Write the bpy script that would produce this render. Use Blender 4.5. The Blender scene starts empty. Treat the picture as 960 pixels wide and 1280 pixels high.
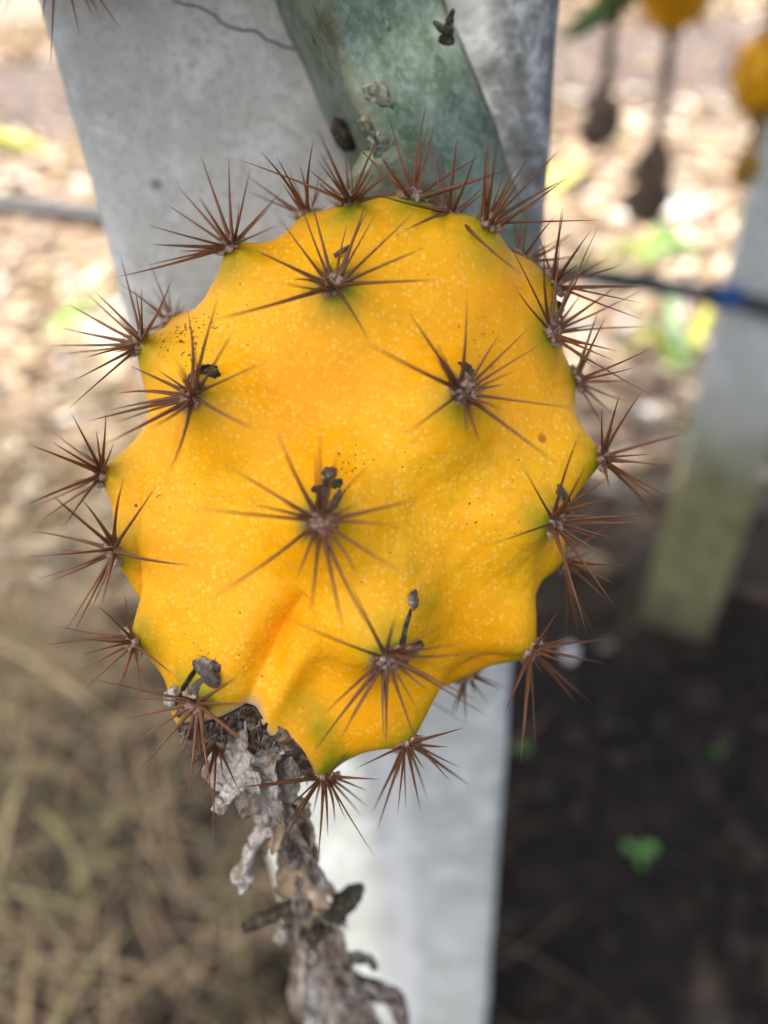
import bpy, bmesh, math, random
import numpy as np
from mathutils import Vector, Matrix, noise, Quaternion

random.seed(7)
rng = np.random.default_rng(7)
R = math.radians
S = bpy.context.scene
COL = S.collection

# ------------------------------------------------------------------ camera
PW, PH, FPX = 960.0, 1280.0, 961.0          # photograph size and focal length in its pixels
CAM = Vector((0, 0, 0.90))                   # phone held 0.9 m above the ground
_n = Vector((81, -1263, -961)).normalized()  # nadir in camera axes (vanishing point of the posts)
_z = -_n
_f = Vector((0, 0, -1))
_y = (_f - _z * _f.dot(_z)).normalized()
_x = _y.cross(_z)
ROT = Matrix((_x, _y, _z))                   # camera axes -> world axes
cam_d = bpy.data.cameras.new('camera')
cam = bpy.data.objects.new('camera', cam_d)
COL.objects.link(cam)
cam.matrix_world = Matrix.Translation(CAM) @ ROT.to_4x4()
cam_d.sensor_fit = 'VERTICAL'
cam_d.sensor_height = 36
cam_d.lens = FPX / PH * 36
cam_d.clip_start = 0.005
cam_d.clip_end = 500
cam_d.dof.use_dof = True
cam_d.dof.focus_distance = 0.134
cam_d.dof.aperture_fstop = 6.2
S.camera = cam

# ------------------------------------------------------------------ light
SUN_EL, SUN_AZ = R(71), R(225)               # azimuth clockwise from +Y, where the sun stands
w = bpy.data.worlds.new('World')
S.world = w
w.use_nodes = True
nt = w.node_tree
sky = nt.nodes.new('ShaderNodeTexSky')
sky.sky_type = 'NISHITA'
sky.sun_disc = False
sky.sun_elevation = SUN_EL
sky.sun_rotation = SUN_AZ
sky.air_density = 0.8
sky.dust_density = 6.0
sky.ozone_density = 1.0
bg = nt.nodes['Background']
nt.links.new(sky.outputs[0], bg.inputs[0])
bg.inputs[1].default_value = 0.15
sd = bpy.data.lights.new('sun', 'SUN')
sun = bpy.data.objects.new('sun', sd)
COL.objects.link(sun)
sd.energy = 3.0
sd.angle = R(0.6)
sd.color = (1, 0.95, 0.87)
sv = Vector((math.sin(SUN_AZ) * math.cos(SUN_EL), math.cos(SUN_AZ) * math.cos(SUN_EL), math.sin(SUN_EL)))
sun.rotation_euler = sv.to_track_quat('Z', 'Y').to_euler()
S.view_settings.view_transform = 'Standard'
S.view_settings.look = 'None'
S.view_settings.gamma = 1
S.view_settings.use_curve_mapping = False
S.view_settings.exposure = 1.6
S.render.engine = 'CYCLES'
S.cycles.use_denoising = True
S.cycles.max_bounces = 8
S.cycles.diffuse_bounces = 5
S.cycles.sample_clamp_indirect = 6
S.cycles.caustics_reflective = False
S.cycles.caustics_refractive = False

# ------------------------------------------------------------------ helpers
def ray(px, py):
    return (ROT @ Vector((px - PW / 2, PH / 2 - py, -FPX))) / FPX      # unit depth along the lens axis
def at_depth(px, py, d): return CAM + ray(px, py) * d
def at_Y(px, py, Y):
    r = ray(px, py); return CAM + r * ((Y - CAM.y) / r.y)
def at_Z(px, py, Z):
    r = ray(px, py); return CAM + r * ((Z - CAM.z) / r.z)
def to_px(p):
    c = ROT.transposed() @ (Vector(p) - CAM)
    return (PW / 2 + FPX * c.x / -c.z, PH / 2 - FPX * c.y / -c.z)

def tag(o, label=None, cat=None, group=None, kind=None):
    if label: o['label'] = label
    if cat: o['category'] = cat
    if group: o['group'] = group
    if kind: o['kind'] = kind
    return o
def empty(name, loc=(0, 0, 0)):
    o = bpy.data.objects.new(name, None); COL.objects.link(o); o.location = loc
    o.empty_display_size = 0.01
    return o
def link(name, me, parent=None, mat=None):
    o = bpy.data.objects.new(name, me); COL.objects.link(o)
    if mat and not me.materials: me.materials.append(mat)
    if parent: o.parent = parent
    return o
def mesh(name, v, f, smooth=True):
    me = bpy.data.meshes.new(name)
    me.from_pydata([tuple(p) for p in v], [], f)
    if smooth: me.polygons.foreach_set('use_smooth', [True] * len(me.polygons))
    me.update()
    return me
def fnoise(p, s, seed=0.0, oct=3):
    q = Vector((p[0] * s + seed, p[1] * s - seed * 1.7, p[2] * s + seed * .6))
    return noise.fractal(q, 1.0, 2.0, oct)
def catmull(pts, n):
    pts = [Vector(p) for p in pts]
    P = [pts[0] * 2 - pts[1]] + pts + [pts[-1] * 2 - pts[-2]]
    out = []
    m = len(pts) - 1
    for i in range(n):
        t = i / (n - 1) * m
        k = min(int(t), m - 1); u = t - k
        a, b, c, d = P[k:k + 4]
        out.append(0.5 * ((2 * b) + (c - a) * u + (2 * a - 5 * b + 4 * c - d) * u * u + (3 * b - 3 * c + d - a) * u ** 3))
    return out
def sweep(path, section, up=Vector((0, 0, 1)), cap=True, fixed=False):
    """section(i, t) -> list of (x, y) offsets; returns verts, faces"""
    V, F = [], []
    n = len(path); m = None
    x = None
    for i, p in enumerate(path):
        T = (path[min(i + 1, n - 1)] - path[max(i - 1, 0)]).normalized()
        if x is None or fixed:
            x = up - T * up.dot(T)
            if x.length < 1e-6: x = T.orthogonal()
        else:
            x = x - T * x.dot(T)
        x.normalize()
        y = T.cross(x)
        sec = section(i, i / (n - 1))
        m = len(sec)
        V += [p + x * a + y * b for a, b in sec]
    for i in range(n - 1):
        for j in range(m):
            k = (j + 1) % m
            F.append((i * m + j, i * m + k, (i + 1) * m + k, (i + 1) * m + j))
    if cap:
        F.append(tuple(reversed(range(m)))); F.append(tuple(range((n - 1) * m, n * m)))
    return V, F
def ring(r, m, ph=0.0, e=1.0):
    return [(r * math.cos(ph + 2 * math.pi * j / m), r * e * math.sin(ph + 2 * math.pi * j / m)) for j in range(m)]

# ------------------------------------------------------------------ material helpers
class NT:
    def __init__(self, name, rough=0.7, spec=0.3):
        self.m = bpy.data.materials.new(name); self.m.use_nodes = True
        self.t = self.m.node_tree; self.b = self.t.nodes['Principled BSDF']
        self.b.inputs['Roughness'].default_value = rough
        self.b.inputs['Specular IOR Level'].default_value = spec
    def n(self, ty, **k):
        o = self.t.nodes.new(ty)
        for a, v in k.items():
            if a.startswith('i_'):
                key = a[2:]
                o.inputs[int(key) if key.isdigit() else key.replace('_', ' ')].default_value = v
            else: setattr(o, a, v)
        return o
    def l(self, a, b): self.t.links.new(a, b)
    def coord(self, scale=(1, 1, 1), kind='Object', loc=(0, 0, 0)):
        c = self.n('ShaderNodeTexCoord'); m = self.n('ShaderNodeMapping')
        m.inputs['Scale'].default_value = scale; m.inputs['Location'].default_value = loc
        self.l(c.outputs[kind], m.inputs[0]); return m.outputs[0]
    def noise(self, vec, scale, detail=4, rough=.55, dist=0):
        o = self.n('ShaderNodeTexNoise'); o.inputs['Scale'].default_value = scale
        o.inputs['Detail'].default_value = detail; o.inputs['Roughness'].default_value = rough
        o.inputs['Distortion'].default_value = dist
        self.l(vec, o.inputs['Vector']); return o.outputs['Fac']
    def ramp(self, fac, stops, interp='LINEAR'):
        o = self.n('ShaderNodeValToRGB'); e = o.color_ramp.elements; o.color_ramp.interpolation = interp
        while len(e) < len(stops): e.new(0.5)
        for q, (p, c) in zip(e, stops):
            q.position = p; q.color = (c, c, c, 1) if isinstance(c, (int, float)) else (*c, 1)
        self.l(fac, o.inputs[0]); return o.outputs[0]
    def mix(self, fac, a, b, mode='MIX'):
        o = self.n('ShaderNodeMix', data_type='RGBA', blend_type=mode)
        for s, v in ((o.inputs[0], fac), (o.inputs[6], a), (o.inputs[7], b)):
            if isinstance(v, bpy.types.NodeSocket): self.l(v, s)
            elif isinstance(v, (int, float)): s.default_value = v if s.type == 'VALUE' else (v, v, v, 1)
            else: s.default_value = (*v, 1)
        return o.outputs[2]
    def math(self, op, a, b=0.0, clamp=False):
        o = self.n('ShaderNodeMath', operation=op, use_clamp=clamp)
        for s, v in ((o.inputs[0], a), (o.inputs[1], b)):
            if isinstance(v, bpy.types.NodeSocket): self.l(v, s)
            else: s.default_value = v
        return o.outputs[0]
    def attr(self, name, out='Fac'):
        return self.n('ShaderNodeAttribute', attribute_name=name).outputs[out]
    def color(self, c):
        if isinstance(c, bpy.types.NodeSocket): self.l(c, self.b.inputs['Base Color'])
        else: self.b.inputs['Base Color'].default_value = (*c, 1)
    def bump(self, h, strength, dist):
        o = self.n('ShaderNodeBump'); o.inputs['Strength'].default_value = strength
        o.inputs['Distance'].default_value = dist
        self.l(h, o.inputs['Height']); self.l(o.outputs[0], self.b.inputs['Normal'])

def mat_skin():
    M = NT('fruit_skin', .48, .18)
    v = M.coord()
    big = M.noise(v, 38, 3)
    c = M.ramp(big, [(.28, (.88, .355, .002)), (.5, (.91, .425, .003)), (.70, (.94, .50, .010))])
    c = M.mix(M.ramp(M.noise(v, 240, 4, .6), [(.38, .4), (.56, 0)]), c, (.85, .36, .002))
    # pale pin-point freckles of the rind
    vo = M.n('ShaderNodeTexVoronoi'); vo.inputs['Scale'].default_value = 1050; M.l(v, vo.inputs['Vector'])
    dots = M.ramp(M.math('ADD', vo.outputs['Distance'], M.math('MULTIPLY', M.math('SUBTRACT', M.noise(v, 1500, 3), .5), .5)), [(.0, 1), (.62, .0)])
    vc = M.n('ShaderNodeSeparateColor'); M.l(vo.outputs['Color'], vc.inputs[0])
    keep = M.ramp(vc.outputs[0], [(.15, 0), (.9, 1)])
    patch = M.ramp(M.noise(v, 45, 3), [(.32, .35), (.55, 1)])
    d = M.math('MULTIPLY', M.math('MULTIPLY', dots, keep), patch)
    c = M.mix(M.math('MULTIPLY', d, .62), c, (.97, .63, .13))
    # green left round the areoles
    gn = M.math('MULTIPLY', M.attr('green'), M.ramp(M.noise(v, 150, 3), [(.3, .45), (.65, 1.15)]), True)
    c = M.mix(gn, c, (.24, .25, .008))
    # sooty specks
    sn = M.noise(v, 1250, 2, .5)
    dirt = M.math('ADD', M.math('MULTIPLY', M.attr('dirt'), .225), M.math('MULTIPLY', M.ramp(M.noise(v, 45, 2), [(.48, 0), (.7, 1)]), .085))
    spk = M.ramp(M.math('ADD', sn, dirt), [(.765, 0), (.80, 1)])
    c = M.mix(M.math('MULTIPLY', spk, .85), c, (.05, .033, .012))
    # rust spots
    vr = M.n('ShaderNodeTexVoronoi'); vr.inputs['Scale'].default_value = 150; M.l(v, vr.inputs['Vector'])
    vrc = M.n('ShaderNodeSeparateColor'); M.l(vr.outputs['Color'], vrc.inputs[0])
    rs = M.math('MULTIPLY', M.ramp(vr.outputs['Distance'], [(.10, 1), (.17, 0)]), M.math('LESS_THAN', vrc.outputs[2], .045))
    c = M.mix(M.math('MULTIPLY', rs, .75), c, (.42, .10, .008))
    # corky edge round the blossom scar
    c = M.mix(M.attr('cork'), c, (.52, .37, .19))
    M.color(c)
    M.b.inputs['Subsurface Weight'].default_value = .12
    M.b.inputs['Subsurface Radius'].default_value = (1, .45, .05)
    M.b.inputs['Subsurface Scale'].default_value = .0025
    h = M.math('ADD', M.math('MULTIPLY', d, .6), M.noise(v, 420, 4))
    M.bump(h, .22, .0006)
    return M.m
def mat_spine():
    M = NT('spine', .45, .35)
    g = M.n('ShaderNodeTexCoord').outputs['Generated']
    s = M.n('ShaderNodeSeparateXYZ'); M.l(g, s.inputs[0])
    c = M.ramp(s.outputs[2], [(0, (.20, .11, .06)), (.10, (.125, .052, .021)), (.55, (.22, .088, .033)), (1, (.095, .036, .018))])
    rnd = M.n('ShaderNodeObjectInfo').outputs['Random']
    c = M.mix(M.ramp(rnd, [(0, .0), (1, .6)]), c, M.mix(.5, c, (.30, .12, .05)))
    v = M.coord((1, 1, .08))
    c = M.mix(M.ramp(M.noise(v, 9, 3), [(.35, 0), (.75, .5)]), c, (.055, .024, .016))
    M.color(c); return M.m
def mat_simple(name, stops, scale, rough=.8, bump=(.4, .001), spec=.2, stretch=(1, 1, 1), detail=5, dist=0, bscale=None):
    M = NT(name, rough, spec)
    v = M.coord(stretch)
    f = M.noise(v, scale, detail, .6, dist)
    M.color(M.ramp(f, stops))
    if bump: M.bump(M.noise(v, bscale or scale * 2.2, 5, .6), *bump)
    return M.m
def mat_leafy(name, attr='col', rough=.7, trans=True):
    M = NT(name, rough, .2)
    v = M.coord()
    c = M.mix(M.ramp(M.noise(v, 60, 4), [(.3, .0), (.7, .55)]), M.attr(attr, 'Color'), M.mix(1, M.attr(attr, 'Color'), (.45, .42, .38), 'MULTIPLY'))
    M.color(c)
    return M.m

MS = mat_skin()
MSP = mat_spine()
M_WOOL = mat_simple('areole_wool', [(.3, (.12, .07, .045)), (.5, (.33, .22, .16)), (.70, (.58, .47, .38))], 900, .95, (.5, .0004))
M_BRACT = mat_simple('dried_bract', [(.32, (.035, .028, .022)), (.52, (.13, .105, .085)), (.72, (.46, .42, .37))], 420, .85, (.7, .0006))
M_BLACK = mat_simple('sooty_bract', [(.3, (.018, .016, .011)), (.55, (.06, .05, .034)), (.75, (.20, .17, .12))], 700, .9, (.7, .0005))
def mat_husk():
    M = NT('dried_flower', .9, .15)
    v = M.coord()
    vs = M.coord((1, 1, .22))
    c = M.ramp(M.noise(v, 75, 4, .6, .8), [(.30, (.10, .07, .045)), (.44, (.28, .21, .145)), (.56, (.46, .40, .32)), (.70, (.72, .69, .63))])
    fib = M.noise(vs, 620, 5, .7, .6)
    c = M.mix(M.ramp(fib, [(.36, .85), (.52, 0)]), c, (.045, .032, .022))
    c = M.mix(M.ramp(fib, [(.56, 0), (.72, .6)]), c, (.66, .62, .57))
    M.color(c); M.bump(M.math('ADD', fib, M.noise(v, 260, 5, .65)), .9, .0014)
    return M.m
M_HUSK = mat_husk()
M_CRUST = mat_simple('papery_crust', [(.30, (.10, .08, .055)), (.42, (.34, .285, .215)), (.54, (.60, .55, .46)), (.68, (.80, .76, .67))], 330, .95, (1, .0016), dist=1.4)
M_SPONGE = mat_simple('spongy_scar', [(.33, (.03, .018, .01)), (.5, (.13, .085, .05)), (.68, (.38, .29, .20))], 520, .95, (1, .0016), dist=1.0)

# ------------------------------------------------------------------ ground
def axis(n, near, far, c=0.0):
    u = np.linspace(-1, 1, n)
    k = math.asinh(far / near)
    return near * np.sinh(u * k) + c
gx, gy = axis(150, .35, 90, .2), axis(170, .35, 90, .7)
gv, gf = [], []
for yy in gy:
    for xx in gx:
        p = (xx, yy, 0)
        gv.append((xx, yy, .022 * fnoise(p, 2.2, 3, 4) + .007 * fnoise(p, 14, 9, 3)))
nx = len(gx)
for j in range(len(gy) - 1):
    for i in range(nx - 1):
        gf.append((j * nx + i, j * nx + i + 1, (j + 1) * nx + i + 1, (j + 1) * nx + i))
def ground_z(x, y): return .022 * fnoise((x, y, 0), 2.2, 3, 4) + .007 * fnoise((x, y, 0), 14, 9, 3)
M = NT('soil', .95, .15)
v = M.coord()
soil = M.ramp(M.noise(v, 24, 6, .65), [(.3, (.006, .005, .004)), (.55, (.017, .013, .010)), (.75, (.05, .034, .023))])
tan0 = M.ramp(M.noise(v, 7, 6, .7), [(.3, (.14, .095, .07)), (.5, (.27, .20, .15)), (.72, (.40, .31, .24))])
row_shade_c = M.ramp(M.noise(v, 5, 5, .65), [(.3, (.10, .078, .068)), (.7, (.17, .135, .115))])  # shade of a distant plant row, painted as a dark ground band
sx = M.n('ShaderNodeSeparateXYZ'); M.l(v, sx.inputs[0])
nz = M.math('MULTIPLY', M.math('SUBTRACT', M.noise(v, 2.5, 4), .5), 1.1)
brown = M.ramp(M.noise(v, 11, 6, .7), [(.3, (.055, .045, .028)), (.55, (.10, .08, .048)), (.75, (.17, .13, .085))])
tan = M.mix(M.ramp(M.math('MULTIPLY', M.math('ADD', sx.outputs[1], nz), .4), [(.38, 0), (.62, 1)]), brown, tan0)
far = M.ramp(M.math('ADD', M.math('MULTIPLY', M.math('ADD', M.math('SUBTRACT', sx.outputs[1], M.math('MULTIPLY', sx.outputs[0], .25)), nz), .5), 0.0), [(.34, 0), (.62, 1)])
c = M.mix(far, soil, tan)
py_ = M.math('ADD', sx.outputs[1], M.math('MULTIPLY', nz, .9))
row_shade_m = M.math('MULTIPLY', M.ramp(M.math('MULTIPLY', py_, .1), [(.47, 0), (.51, 1)]), M.ramp(M.math('MULTIPLY', py_, .1), [(.86, 1), (.92, 0)]))
c = M.mix(row_shade_m, c, row_shade_c)
M.color(c)
M.bump(M.noise(v, 40, 8, .7), .8, .02)
gr = link('ground', mesh('ground', gv, gf), mat=M.m)
tag(gr, 'dark moist soil fading to pale dry litter between the plant rows', kind='structure')

# leaf litter: curled dry leaves, uncountable
def leaves_mesh(name, P, L, W, rot, tilt, curl, cols):
    """8-vertex curled leaves"""
    n = len(P)
    prof = np.array([(0, 0), (.35, -.5), (.35, 0), (.35, .5), (.72, -.38), (.72, 0), (.72, .38), (1, 0)])
    fold = np.array([0, 1, 0, 1, 1, 0, 1, 0])
    X = (prof[:, 0][None] - .5) * L[:, None]
    Yy = prof[:, 1][None] * W[:, None]
    Z = fold[None] * W[:, None] * .28 + curl[:, None] * L[:, None] * (prof[:, 0][None] - .5) ** 2 * 1.6
    ct, st = np.cos(tilt)[:, None], np.sin(tilt)[:, None]
    X, Z = X * ct - Z * st, X * st + Z * ct
    cr, sr = np.cos(rot)[:, None], np.sin(rot)[:, None]
    V = np.stack([X * cr - Yy * sr, X * sr + Yy * cr, Z], 2) + P[:, None, :]
    base = np.array([(0, 1, 2, 2), (0, 2, 3, 3), (1, 4, 5, 2), (2, 5, 6, 3), (4, 7, 5, 5), (5, 7, 6, 6)])
    F = []
    for k in range(n):
        o = k * 8
        F += [(o, o + 1, o + 2), (o, o + 2, o + 3), (o + 1, o + 4, o + 5, o + 2), (o + 2, o + 5, o + 6, o + 3), (o + 4, o + 7, o + 5), (o + 5, o + 7, o + 6)]
    me = mesh(name, V.reshape(-1, 3), F, False)
    a = me.color_attributes.new('col', 'FLOAT_COLOR', 'POINT')
    cc = np.ones((n, 8, 4)); cc[:, :, :3] = cols[:, None, :]
    a.data.foreach_set('color', cc.ravel())
    return me
M_LITTER = mat_leafy('dry_leaf')
def scatter(n, ymin, ymax, power):
    y = ymin + (ymax - ymin) * rng.random(n) ** power
    x = (rng.random(n) * 2 - 1) * (y * .75 + .6)
    return x, y
pal = np.array([(.50, .37, .26), (.42, .29, .19), (.58, .48, .38), (.34, .23, .15), (.64, .55, .47), (.25, .16, .10), (.46, .38, .31), (.55, .40, .27)])
x, y = scatter(26000, .35, 14, 1.9)
dens = np.clip((y - .40 * x - .58) / 1.0, .012, 1)                     # sparse on the bare black soil by the posts
path = (y > 5.0 + .5 * np.sin(x * 1.7)) & (y < 8.8)  # thins the litter so the painted row shade shows
dens[path] *= .12
dens *= np.clip((y - .75) / .5, 0, 1) ** 1.5 + .03
k = rng.random(len(x)) < dens
x, y = x[k], y[k]; n = len(x)
z = np.array([ground_z(a, b) for a, b in zip(x, y)]) + .006 + rng.random(n) * .012
L = (.025 + .06 * rng.random(n) ** 1.5) * (1 + y * .22)
cols = pal[rng.integers(0, len(pal), n)] * (.35 + 1.0 * rng.random((n, 1)))
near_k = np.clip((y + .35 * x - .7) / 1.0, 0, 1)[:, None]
cols = cols * (.30 + .70 * near_k) * np.array([[.94, .96, .86]])  # nearer leaves darker: lower-left shade put into their colour
g = (rng.random(n) < .025) & (y > 1.3)
cols[g] = np.array((.30, .36, .08))
wh = (rng.random(n) < .09) & (y > 1.6)
cols[wh] = np.array((.78, .75, .70))
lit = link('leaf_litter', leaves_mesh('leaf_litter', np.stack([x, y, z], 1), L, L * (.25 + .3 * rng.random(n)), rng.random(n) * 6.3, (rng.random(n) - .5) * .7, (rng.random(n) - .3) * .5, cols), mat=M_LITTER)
tag(lit, 'pale curled dry leaf litter covering the ground behind the posts', 'leaf litter', kind='stuff')

# soil clods on the bare patch
cv, cf = [], []
bm = bmesh.new(); bmesh.ops.create_icosphere(bm, subdivisions=1, radius=1)
iv = np.array([v.co[:] for v in bm.verts]); ifc = [[v.index for v in f.verts] for f in bm.faces]; bm.free()
for i in range(1700):
    yy = .2 + 1.5 * random.random() ** 1.2; xx = -.3 + random.random() * 1.5
    s = .004 + .016 * random.random() ** 3
    j = 1 + .35 * (rng.random((len(iv), 1)) - .5)
    P = iv * j * s * np.array([1, .8 + .4 * random.random(), .7]) + np.array((xx, yy, ground_z(xx, yy) + s * .3))
    o = len(cv); cv += P.tolist(); cf += [[a + o for a in f] for f in ifc]
M_CLOD = mat_simple('soil_clod', [(.3, (.008, .007, .006)), (.6, (.026, .020, .015)), (.8, (.085, .06, .042))], 9, .95, (.5, .003))
tag(link('soil_clods', mesh('soil_clods', cv, cf, False), mat=M_CLOD), 'crumbly dark soil clods on the bare ground', 'soil', kind='stuff')

# dry grass and straw lying on the left
def blade(pts, w0, n=9, fold=.25):
    path = catmull(pts, n)
    V, F = [], []
    for i, p in enumerate(path):
        t = i / (n - 1)
        T = (path[min(i + 1, n - 1)] - path[max(i - 1, 0)]).normalized()
        s = T.cross(Vector((0, 0, 1)))
        s = s.normalized() if s.length > 1e-5 else Vector((1, 0, 0))
        u = s.cross(T)
        ww = w0 * (1 - t ** 2.2) * (.45 + .55 * min(1, t * 6)) + w0 * .04
        V += [p - s * ww + u * ww * fold * 2, p, p + s * ww + u * ww * fold * 2]
        if i:
            a = (i - 1) * 3; F += [(a, a + 1, a + 4, a + 3), (a + 1, a + 2, a + 5, a + 4)]
    return V, F
bv, bf, bc = [], [], []
for i in range(2600):
    yy = .10 + 1.7 * random.random() ** 1.1; xx = .02 - 1.5 * random.random()
    big = i < 60
    a = random.uniform(0, 6.28) if random.random() < .45 else random.gauss(-.9, .35)
    Ln = random.uniform(.10, .28) * (1.5 if big else 1); h = random.uniform(.005, .06)
    d = Vector((math.cos(a), math.sin(a), 0)); sd_ = Vector((-d.y, d.x, 0)) * random.uniform(-.10, .10)
    p0 = Vector((xx, yy, ground_z(xx, yy)))
    V, F = blade([p0, p0 + d * Ln * .35 + Vector((0, 0, h)) + sd_ * .4, p0 + d * Ln * .7 + Vector((0, 0, h * .8)) + sd_, p0 + d * Ln + Vector((0, 0, .005)) + sd_ * 2], random.uniform(.002, .0035) if big else random.uniform(.0008, .0018), 6)
    o = len(bv); bv += V; bf += [tuple(q + o for q in f) for f in F]
    c = random.choice([(.19, .14, .08), (.16, .12, .07), (.16, .14, .075), (.13, .12, .055), (.21, .16, .10)])
    q = random.uniform(.5, .78) * (1.4 if big else 1)
    bc += [(c[0] * q, c[1] * q, c[2] * q, 1)] * len(V)
me = mesh('dry_grass', bv, bf)
me.color_attributes.new('col', 'FLOAT_COLOR', 'POINT').data.foreach_set('color', np.array(bc).ravel())
tag(link('dry_grass', me, mat=M_LITTER), 'tangled dry straw and grass lying left of the near post', 'dry grass', kind='stuff')

# ------------------------------------------------------------------ concrete posts
PY = 0.200                                        # front face of the near post
pl = [at_Y(px, py, PY) for px, py in ((72, 110), (150, 400), (385, 1280))]
pr = [at_Y(px, py, PY) for px, py in ((708, 60), (695, 270), (625, 1080))]
XL = sum(p.x for p in pl) / 3; XR = sum(p.x for p in pr) / 3
def mat_concrete(name, streak_x=None, algae_top=.0, green=.0, rough_x=None):
    M = NT(name, .9, .2)
    v = M.coord()
    f = M.noise(v, 26, 8, .62)
    c = M.ramp(f, [(.28, (.45, .465, .40)), (.5, (.54, .555, .485)), (.7, (.63, .65, .58))])
    blot = M.ramp(M.noise(v, 75, 5, .6), [(.50, 0), (.64, .8)])
    c = M.mix(blot, c, (.75, .77, .70))
    grain = M.noise(v, 520, 6, .7)
    c = M.mix(M.ramp(grain, [(.35, .55), (.52, 0)]), c, (.34, .35, .315))
    c = M.mix(M.ramp(M.noise(v, 190, 5, .65, .5), [(.54, 0), (.7, .55)]), c, (.76, .78, .77))
    c = M.mix(M.ramp(M.noise(v, 15, 4, .6, .7), [(.5, 0), (.72, .45)]), c, (.40, .415, .37))
    pits = M.ramp(M.noise(v, 330, 3, .6), [(.66, 0), (.74, .5)])
    c = M.mix(pits, c, (.20, .20, .18))
    vo = M.n('ShaderNodeTexVoronoi'); vo.inputs['Scale'].default_value = 48; M.l(v, vo.inputs['Vector'])
    vc = M.n('ShaderNodeSeparateColor'); M.l(vo.outputs['Color'], vc.inputs[0])
    spot = M.math('MULTIPLY', M.ramp(vo.outputs['Distance'], [(.05, 1), (.10, 0)]), M.math('LESS_THAN', vc.outputs[0], .22))
    c = M.mix(M.math('MULTIPLY', spot, .7), c, (.17, .13, .09))
    sp = M.n('ShaderNodeSeparateXYZ'); M.l(v, sp.inputs[0])
    h = M.math('ADD', M.math('MULTIPLY', f, .6), M.noise(v, 140, 6, .65))
    if rough_x is not None:                        # coarse grey render along the right edge
        wob = M.math('MULTIPLY', M.math('SUBTRACT', M.noise(v, 55, 3), .5), .03)
        rm = M.ramp(M.math('MULTIPLY', M.math('SUBTRACT', M.math('ADD', sp.outputs[0], wob), rough_x), 60), [(.0, 0), (.5, 1)])
        n2 = M.noise(v, 150, 7, .74, .1)
        rc = M.ramp(n2, [(.34, (.10, .10, .09)), (.5, (.24, .245, .225)), (.62, (.54, .555, .53))])
        up = M.ramp(M.math('MULTIPLY', M.math('SUBTRACT', sp.outputs[2], .68), 8), [(.0, 0), (.8, 1)])
        rm = M.math('MULTIPLY', rm, up)
        c = M.mix(M.math('MULTIPLY', rm, .95), c, rc)
        h = M.math('ADD', h, M.math('MULTIPLY', M.math('MULTIPLY', rm, n2), 2))
    if streak_x is not None:                       # white lime run lower down
        wob = M.math('MULTIPLY', M.math('SUBTRACT', M.noise(v, 40, 4), .5), .018)
        dd = M.math('ABSOLUTE', M.math('SUBTRACT', M.math('ADD', sp.outputs[0], wob), streak_x))
        sm = M.ramp(M.math('MULTIPLY', dd, 100), [(.1, .8), (1.0, 0)])
        low = M.ramp(M.math('MULTIPLY', sp.outputs[2], 1.0), [(.55, 1), (.70, 0)])
        c = M.mix(M.math('MULTIPLY', sm, low), c, (.76, .76, .71))
    if green > 0:
        gz = M.math('ADD', sp.outputs[2], M.math('MULTIPLY', M.math('SUBTRACT', M.noise(v, 18, 4), .5), .10))
        gm = M.ramp(M.math('DIVIDE', gz, algae_top), [(.62, green), (1.0, 0)])
        gc = M.ramp(M.noise(v, 45, 5), [(.3, (.10, .095, .03)), (.7, (.22, .20, .085))])
        c = M.mix(gm, c, gc)
        c = M.mix(M.ramp(gz, [(.0, .8), (.10, 0)]), c, (.06, .045, .03))
    h = M.math('ADD', h, M.math('MULTIPLY', grain, .5)); M.color(c); M.bump(h, .38, .0008)
    return M.m
def post_mesh(w_, d_, h_, bev, name):
    bm = bmesh.new()
    bmesh.ops.create_cube(bm, size=1)
    for v in bm.verts:
        v.co = Vector((v.co.x * w_, v.co.y * d_, (v.co.z + .5) * (h_ + .1) - .1))
    es = [e for e in bm.edges if abs(e.verts[0].co.z - e.verts[1].co.z) > .1]
    bmesh.ops.bevel(bm, geom=es, offset=bev, segments=5, affect='EDGES', profile=.5)
    es = [e for e in bm.edges if abs(e.verts[0].co.z - e.verts[1].co.z) > .1]
    bmesh.ops.subdivide_edges(bm, edges=es, cuts=70, use_grid_fill=True)
    # slightly wavy cast edges
    for v in bm.verts:
        p = v.co
        q = Vector((p.x, p.y, 0)); 
        if q.length > 0: v.co += q.normalized() * (.0011 * fnoise(p, 16, 2, 3) + .0006 * fnoise(p, 60, 5, 2))
    me = bpy.data.meshes.new(name); bm.to_mesh(me); bm.free()
    me.polygons.foreach_set('use_smooth', [True] * len(me.polygons))
    return me
W1 = XR - XL
DP = .115
near_post = empty('concrete_post', ((XL + XR) / 2, PY + DP / 2, 0))
tag(near_post, 'pale grey whitewashed concrete post directly behind the ripe yellow fruit', 'post')
sx_ = at_Y(500, 1120, PY).x - near_post.location.x
rx_ = at_Y(590, 120, PY).x - near_post.location.x
link('shaft', post_mesh(W1, DP, 1.55, .009, 'shaft'), near_post, mat_concrete('near_concrete', sx_, .33, .9, rx_))
# hairline root mark on the face
crack = catmull([at_Y(a, b, PY - .0003) - near_post.location for a, b in ((215, 2), (255, 12), (288, 34), (318, 40), (345, 55), (374, 62))], 40)
crack = [p + Vector((.0005 * fnoise(p, 300, 1), 0, .0005 * fnoise(p, 300, 4))) for p in crack]
V, F = sweep(crack, lambda i, t: ring(.00022 * (1 - .6 * abs(t - .6)), 5))
link('crack', mesh('crack', V, F), near_post, mat_simple('crack', [(.3, (.09, .085, .07)), (.7, (.17, .16, .14))], 200, .9, None))

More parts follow.
